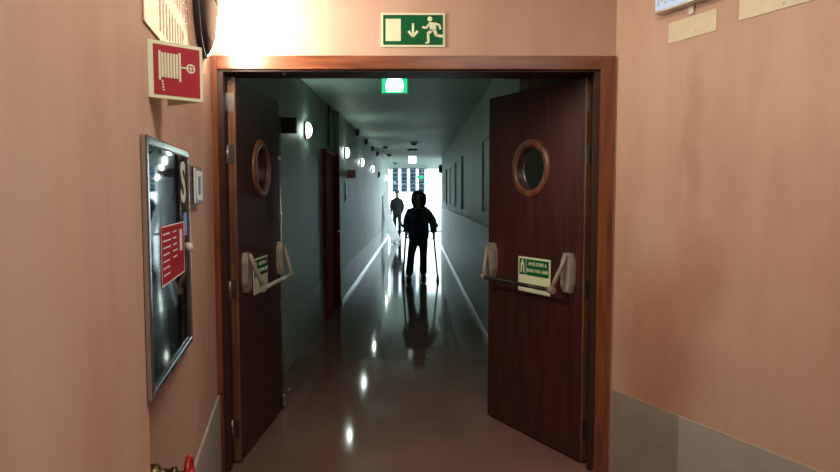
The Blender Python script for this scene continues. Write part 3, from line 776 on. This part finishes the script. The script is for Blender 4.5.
# ------------------------------------------------------------------ people
def skin(name, chains, mat, parent, sub=2, root=0):
    """chains: (verts, edges, radii) grown with a skin modifier into one closed surface"""
    verts, edges, radii = chains
    me = bpy.data.meshes.new('sk'); me.from_pydata(verts, edges, []); me.update()
    o = bpy.data.objects.new('sk', me); COL.objects.link(o)
    md = o.modifiers.new('s', 'SKIN'); md.use_smooth_shade = True
    if not me.skin_vertices: 
        bpy.context.view_layer.objects.active = o
    lay = me.skin_vertices[0].data if me.skin_vertices else None
    for i, r in enumerate(radii):
        lay[i].radius = r if isinstance(r, tuple) else (r, r)
        lay[i].use_root = (i == root)
    sb = o.modifiers.new('u', 'SUBSURF'); sb.levels = sub; sb.render_levels = sub
    dg = bpy.context.evaluated_depsgraph_get(); dg.update()
    m2 = bpy.data.meshes.new_from_object(o.evaluated_get(dg)); m2.name = name
    bpy.data.objects.remove(o); bpy.data.meshes.remove(me)
    m2.materials.clear(); m2.materials.append(mat)
    for p in m2.polygons: p.use_smooth = True; p.material_index = 0
    r = bpy.data.objects.new(name, m2); COL.objects.link(r)
    if parent: r.parent = parent
    return r

def join_into(a, others):
    bm = B(); bm.from_mesh(a.data)
    for o in others:
        bm.from_mesh(o.data); me = o.data; bpy.data.objects.remove(o); bpy.data.meshes.remove(me)
    for f in bm.faces: f.smooth = True
    bm.to_mesh(a.data); bm.free()

def ellip(bm, c, r, seg=20, rings=14, rot=None):
    mt = Matrix.Translation(c) @ (rot if rot else Matrix.Identity(4)) @ Matrix.Diagonal((*r, 1))
    g = bmesh.ops.create_uvsphere(bm, u_segments=seg, v_segments=rings, radius=1, matrix=mt)
    for v in g['verts']:
        for f in v.link_faces: f.smooth = True
    return g['verts']

def hair_mesh(c, rx, ry, rz, length, face_half):
    """cap of hair with an opening for the face (towards -y) and locks falling to the shoulders"""
    bm = B(); vs = ellip(bm, c, (rx, ry, rz), 36, 24)
    for v in vs:
        d = v.co - Vector(c)
        if d.z < 0:                      # stretch the lower half down as hanging locks
            k = min(1, -d.z/rz)
            v.co.z = c[2] - k*length
            s = 1.0 + .16*math.sin(k*PI) if k < .85 else .92
            hx = math.sqrt(max(0, 1-(d.z/rz)**2)); sc = max(hx, .80)/max(hx, .05)
            v.co.x = c[0] + d.x*sc*s; v.co.y = c[1] + d.y*min(sc, 2.2)*s
        wob = .008*math.sin(60*v.co.x+3*v.co.z)*math.cos(40*v.co.z)
        v.co.x += wob; v.co.y += wob
    for v in vs:                         # push the front back so that the face shows
        d = v.co - Vector(c)
        if d.y < 0 and abs(d.x) < face_half and d.z < rz*.50:
            t = 1 - abs(d.x)/face_half
            v.co.y = c[1] + d.y*(1-t) + .02*t
    return bm

def person_parts(root, J, jacket, trousers, sk=1.0):
    """J: dict of joints; one continuous body, clothing as children"""
    names = list(J['body'].keys()); idx = {n: i for i, n in enumerate(names)}
    V = [J['body'][n][0] for n in names]; Rr = [J['body'][n][1] for n in names]
    E_ = [(idx[a], idx[b]) for a, b in J['bones']]
    body = skin('body', (V, E_, Rr), M['skin'], root, 2, 0)
    extra = []
    for hand, wrist, dirx in J['hands']:
        h, w_ = Vector(hand), Vector(wrist); ax = (h-w_).normalized()
        side = Vector((0, 1, 0)); inn = Vector((dirx, 0, 0))
        for k, ln in enumerate((.060, .068, .064, .050)):          # four curled fingers
            b0 = h + side*(-.027+.018*k) - inn*.012
            vs_ = [b0 + Vector((0,0,.01)), b0 + ax*ln*.45 - inn*.006, b0 + ax*ln*.75 + inn*.020, b0 + ax*ln*.45 + inn*.040]
            extra.append(skin('f', ([tuple(v) for v in vs_], [(0,1),(1,2),(2,3)], [.0095,.009,.0085,.007]), M['skin'], root, 1))
        b0 = h + side*-.034                                          # thumb from the side of the palm
        vs_ = [b0, b0 + ax*.02 + inn*.022 - side*.012, b0 + ax*.030 + inn*.045 - side*.006]
        extra.append(skin('f', ([tuple(v) for v in vs_], [(0,1),(1,2)], [.012,.010,.008]), M['skin'], root, 1))
    # face: nose, ears, brow as part of the body surface
    hc = Vector(J['head']); bm = B()
    mt = Matrix.Translation(hc + Vector((0, -.100, -.012))) @ Matrix.Rotation(math.radians(-18), 4, 'X')
    lathe(bm, [(0,-.026),(.014,-.024),(.016,-.012),(.010,.012),(.006,.030),(0,.034)], 12, mt)
    for s in (-1, 1): ellip(bm, hc + Vector((s*.078, .0, -.005)), (.010, .022, .034), 10, 8)
    me = bpy.data.meshes.new('f'); bm.to_mesh(me); bm.free(); fo = bpy.data.objects.new('f', me); COL.objects.link(fo); extra.append(fo)
    join_into(body, extra)
    for s in (-1, 1):
        bm = B(); ellip(bm, hc + Vector((s*.032, -.083, .012)), (.013, .010, .009), 12, 8); obj('eye', bm, M['eye'], root)
    bm = B(); ellip(bm, hc + Vector((0, -.085, -.058)), (.024, .010, .008), 12, 8); obj('mouth', bm, M['lip'], root)
    j = J['jacket']; nm = list(j['v'].keys()); ix = {n: i for i, n in enumerate(nm)}
    jo = skin('jacket', ([j['v'][n][0] for n in nm], [(ix[a], ix[b]) for a, b in j['e']], [j['v'][n][1] for n in nm]), jacket, root, 2, 0)
    t_ = J['trousers']; nm = list(t_['v'].keys()); ix = {n: i for i, n in enumerate(nm)}
    to = skin('trousers', ([t_['v'][n][0] for n in nm], [(ix[a], ix[b]) for a, b in t_['e']], [t_['v'][n][1] for n in nm]), trousers, root, 2, 0)
    for heel, toe in J['shoes']:
        h, t2_ = Vector(heel), Vector(toe)
        m_ = (h+t2_)/2
        s = skin('shoe', ([tuple(h+Vector((0,.01,.055))), tuple(h), tuple(m_+Vector((0,0,-.005))), tuple(t2_+Vector((0,0,-.012)))], [(0,1),(1,2),(2,3)], [(.045,.045),(.046,.042),(.050,.036),(.042,.026)]), M['shoe'], root, 2, 1)
        zmin = min(v.co.z for v in s.data.vertices)
        for v in s.data.vertices:
            if v.co.z < .004: v.co.z = .004
        bm = B(); d = (t2_-h); d.z = 0; L_ = d.length+.07; ang = math.atan2(d.y, d.x)
        box(bm, -.045, L_-.04, -.042, .042, 0, .018, bev=.006, mat=None)
        so = obj('sole', bm, M['shoe_sole'], s); so.location = (h.x, h.y, 0); so.rotation_euler = (0, 0, ang)
    return body

def make_joints(headz, lean, hipz, sh, footL, footR, kneeL, kneeR, elbL, elbR, hanL, hanR):
    hx = 0.0; hd = (hx, -lean, headz)
    b = {}
    b['pelvis'] = ((0, 0, hipz+.04), (.13, .10)); b['waist'] = ((0, -lean*.15, hipz+.20), (.12, .09)); b['chest'] = ((0, -lean*.45, sh-.09), (.15, .10))
    b['collar'] = ((0, -lean*.62, sh+.01), (.085, .07)); b['neck'] = ((0, -lean*.82, sh+.075), (.052, .052))
    b['jaw'] = ((0, -lean-.012, headz-.065), (.062, .070)); b['mid'] = ((0, -lean, headz), (.078, .090)); b['top'] = ((0, -lean+.012, headz+.075), (.062, .072))
    for s, e, h_, n in ((-1, elbL, hanL, 'l'), (1, elbR, hanR, 'r')):
        b['sh'+n] = ((s*.160, -lean*.5, sh-.06), .052); b['el'+n] = (e, .042); 
        w_ = tuple(Vector(e)*.22 + Vector(h_)*.78); b['wr'+n] = (w_, .028); b['ha'+n] = (h_, (.034, .024))
    for s, k, f, n in ((-1, kneeL, footL, 'l'), (1, kneeR, footR, 'r')):
        b['hip'+n] = ((s*.085, 0, hipz-.05), .085); b['kn'+n] = (k, .055); b['an'+n] = (f, .038)
        b['to'+n] = ((f[0], f[1]-.13, .035), .030)
    bones = [('pelvis','waist'),('waist','chest'),('chest','collar'),('collar','neck'),('neck','jaw'),('jaw','mid'),('mid','top')]
    for n in 'lr': bones += [('chest','sh'+n),('sh'+n,'el'+n),('el'+n,'wr'+n),('wr'+n,'ha'+n),('pelvis','hip'+n),('hip'+n,'kn'+n),('kn'+n,'an'+n),('an'+n,'to'+n)]
    jv = {'hem': ((.0, 0, hipz-.16), (.20, .14)), 'hip': ((0, 0, hipz+.02), (.205, .14)), 'waist': ((0, -lean*.15, hipz+.20), (.20, .135)), 'chest': ((0, -lean*.45, sh-.12), (.19, .135)),
          'collar': ((0, -lean*.60, sh+.0), (.125, .095)), 'neck': ((0, -lean*.72, sh+.045), (.075, .07))}
    je = [('hem','hip'),('hip','waist'),('waist','chest'),('chest','collar'),('collar','neck')]
    for s, e, h_, n in ((-1, elbL, hanL, 'l'), (1, elbR, hanR, 'r')):
        jv['sh'+n] = ((s*.165, -lean*.5, sh-.085), .085); jv['el'+n] = (e, .078)
        jv['wr'+n] = (tuple(Vector(e)*.24 + Vector(h_)*.76), .058)
        je += [('chest','sh'+n),('sh'+n,'el'+n),('el'+n,'wr'+n)]
    tv = {'waist': ((0, 0, hipz+.06), (.145, .115)), 'crotch': ((0, 0, hipz-.03), (.15, .115))}; te = [('waist','crotch')]
    for s, k, f, n in ((-1, kneeL, footL, 'l'), (1, kneeR, footR, 'r')):
        tv['th'+n] = ((s*.09, k[1]*.3, hipz-.14), .098); tv['kn'+n] = (k, .068); tv['an'+n] = ((f[0], f[1], f[2]-.035), .076)
        te += [('crotch','th'+n),('th'+n,'kn'+n),('kn'+n,'an'+n)]
    return dict(body=b, bones=bones, head=hd, hands=[(hanL, b['wrl'][0], 1), (hanR, b['wrr'][0], -1)], jacket=dict(v=jv, e=je), trousers=dict(v=tv, e=te),
                shoes=[((footL[0], footL[1]+.02, .045), (footL[0]-.01, footL[1]-.17, .040)), ((footR[0], footR[1]+.02, .045), (footR[0]+.01, footR[1]-.17, .040))])

PX, PY = .035, 11.3
p1 = thing('person', 'person in a dark jacket with dark hair walking on two crutches', 'person', (PX, PY, 0))
J1 = make_joints(1.455, .09, .80, 1.27, (-.165, -.10, .10), (.085, .12, .10), (-.130, -.10, .45), (.085, -.02, .45),
                 (-.205, .05, 1.0), (.262, .05, 1.02), (-.215, -.10, .78), (.270, -.10, .765))
person_parts(p1, J1, M['denim'], M['trouser'])
jk = [c for c in p1.children if c.name.startswith('jacket')][0]
jk.data.materials.append(M['trouser'])
for f in jk.data.polygons:               # open front showing the dark shirt
    if f.normal.y < -.2 and abs(f.center.x+.01) < .055: f.material_index = 1
jk['label'] = 'navy jacket hanging open over a dark shirt'
hm = hair_mesh((0, -.065, 1.470), .128, .120, .120, .20, .060)
obj('hair', hm, M['hair'], p1)

def crutch(name, grip, foot, elbow, label):
    g, f, e = Vector(grip), Vector(foot), Vector(elbow)
    t = thing(name, label, 'crutch', (PX+f.x, PY+f.y, 0), 0, 'crutches held by the walking person')
    g = g-Vector((f.x, f.y, 0)); e = e-Vector((f.x, f.y, 0)); f = Vector((0, 0, 0))
    bm = B(); tube(bm, [f+Vector((0,0,.04)), g], .017, 12); tube(bm, [g, e], .015, 12); obj('shaft', bm, M['black'], t)
    bm = B(); tube(bm, [g+Vector((0,.03,0)), g+Vector((0,-.085,.012))], .016, 12); obj('handgrip', bm, M['black'], t)
    bm = B(); lathe(bm, [(.014,.10),(.022,.095),(.025,.03),(.033,.008),(.033,0),(0,0)], 16); obj('rubber_foot', bm, M['black'], t)
    bm = B()
    d = (e-g).normalized(); u, v = frame_of(d); c0 = e
    for k in range(14):
        a0, a1 = -2.3+4.6*k/14, -2.3+4.6*(k+1)/14
        qd = [c0 + v*.0 + (v*math.cos(a)+u*math.sin(a))*.072 + d*h for a, h in ((a0,-.03),(a1,-.03),(a1,.03),(a0,.03))]
        bm.faces.new([bm.verts.new(x) for x in qd])
    bmesh.ops.solidify(bm, geom=bm.faces[:], thickness=.004); obj('arm_cuff', bm, M['black'], t)
    return t
crutch('crutch', (-.225, -.10, .765), (-.27, -.20, 0), (-.235, .02, .98), 'dark crutch gripped in the hand nearer the white leaning panel')
crutch('crutch', (.270, -.10, .75), (.335, -.20, 0), (.285, .02, .98), 'dark crutch gripped in the hand nearer the right corridor wall')

p2 = thing('person', 'standing figure in dark clothing behind the white leaning panel', 'person', (-.70, 23.2, 0)); p2.scale = (.9, .9, .97)
J2 = make_joints(1.64, .03, .92, 1.42, (-.10, -.02, .10), (.10, -.02, .10), (-.10, -.03, .50), (.10, -.03, .50),
                 (-.235, .03, 1.14), (.225, .03, 1.14), (-.215, -.05, .87), (.205, -.05, .87))
person_parts(p2, J2, M['coat'], M['trouser'])
hm = hair_mesh((0, -.01, 1.665), .095, .105, .09, .06, .055)
obj('hair', hm, plain('grey hair', (.16, .15, .14), .6), p2)

# ------------------------------------------------------------------ lights
wd = bpy.data.worlds.new('sky'); scn.world = wd; wd.use_nodes = True
bg = wd.node_tree.nodes['Background']; bg.inputs['Color'].default_value = (.76, .93, 1.0, 1); bg.inputs['Strength'].default_value = 5.3
def area(name, loc, rot, sx, sy, power, col):
    l = bpy.data.lights.new(name, 'AREA'); l.shape = 'RECTANGLE'; l.size = sx; l.size_y = sy; l.energy = power; l.color = col
    o = bpy.data.objects.new(name, l); COL.objects.link(o); o.location = loc; o.rotation_euler = rot
    return o
area('hall_ceiling_light', (.35, 1.6, HC-.05), (0, 0, 0), .5, .9, 31, (1.0, .92, .81))
area('hall_ceiling_light', (1.3, -.8, HC-.05), (0, 0, 0), .6, 1.2, 31, (1.0, .92, .81))
o = area('end_window_portal', (.7, YGLASS+.1, 1.3), (PI/2, 0, PI), 7.2, 2.6, 1, (1, 1, 1))
o.rotation_euler = (-PI/2, 0, 0)
o.data.cycles.is_portal = True

# ------------------------------------------------------------------ camera
f_px = 640.0
cam = bpy.data.cameras.new('camera'); cam.sensor_width = 36; cam.lens = f_px/840*36; cam.clip_start = .02; cam.clip_end = 200
co = bpy.data.objects.new('camera', cam); COL.objects.link(co); co.location = (0, 0, 1.5)
pitch = math.atan((236-195)/f_px); yaw = math.atan((420-416.5)/f_px)
co.rotation_euler = (PI/2 - pitch, 0, -yaw)
scn.camera = co
scn.view_settings.view_transform = 'Standard'
scn.view_settings.look = 'None'
scn.cycles.use_denoising = True
scn.cycles.max_bounces = 10; scn.cycles.diffuse_bounces = 6; scn.cycles.transparent_max_bounces = 12
scn.cycles.sample_clamp_indirect = 6
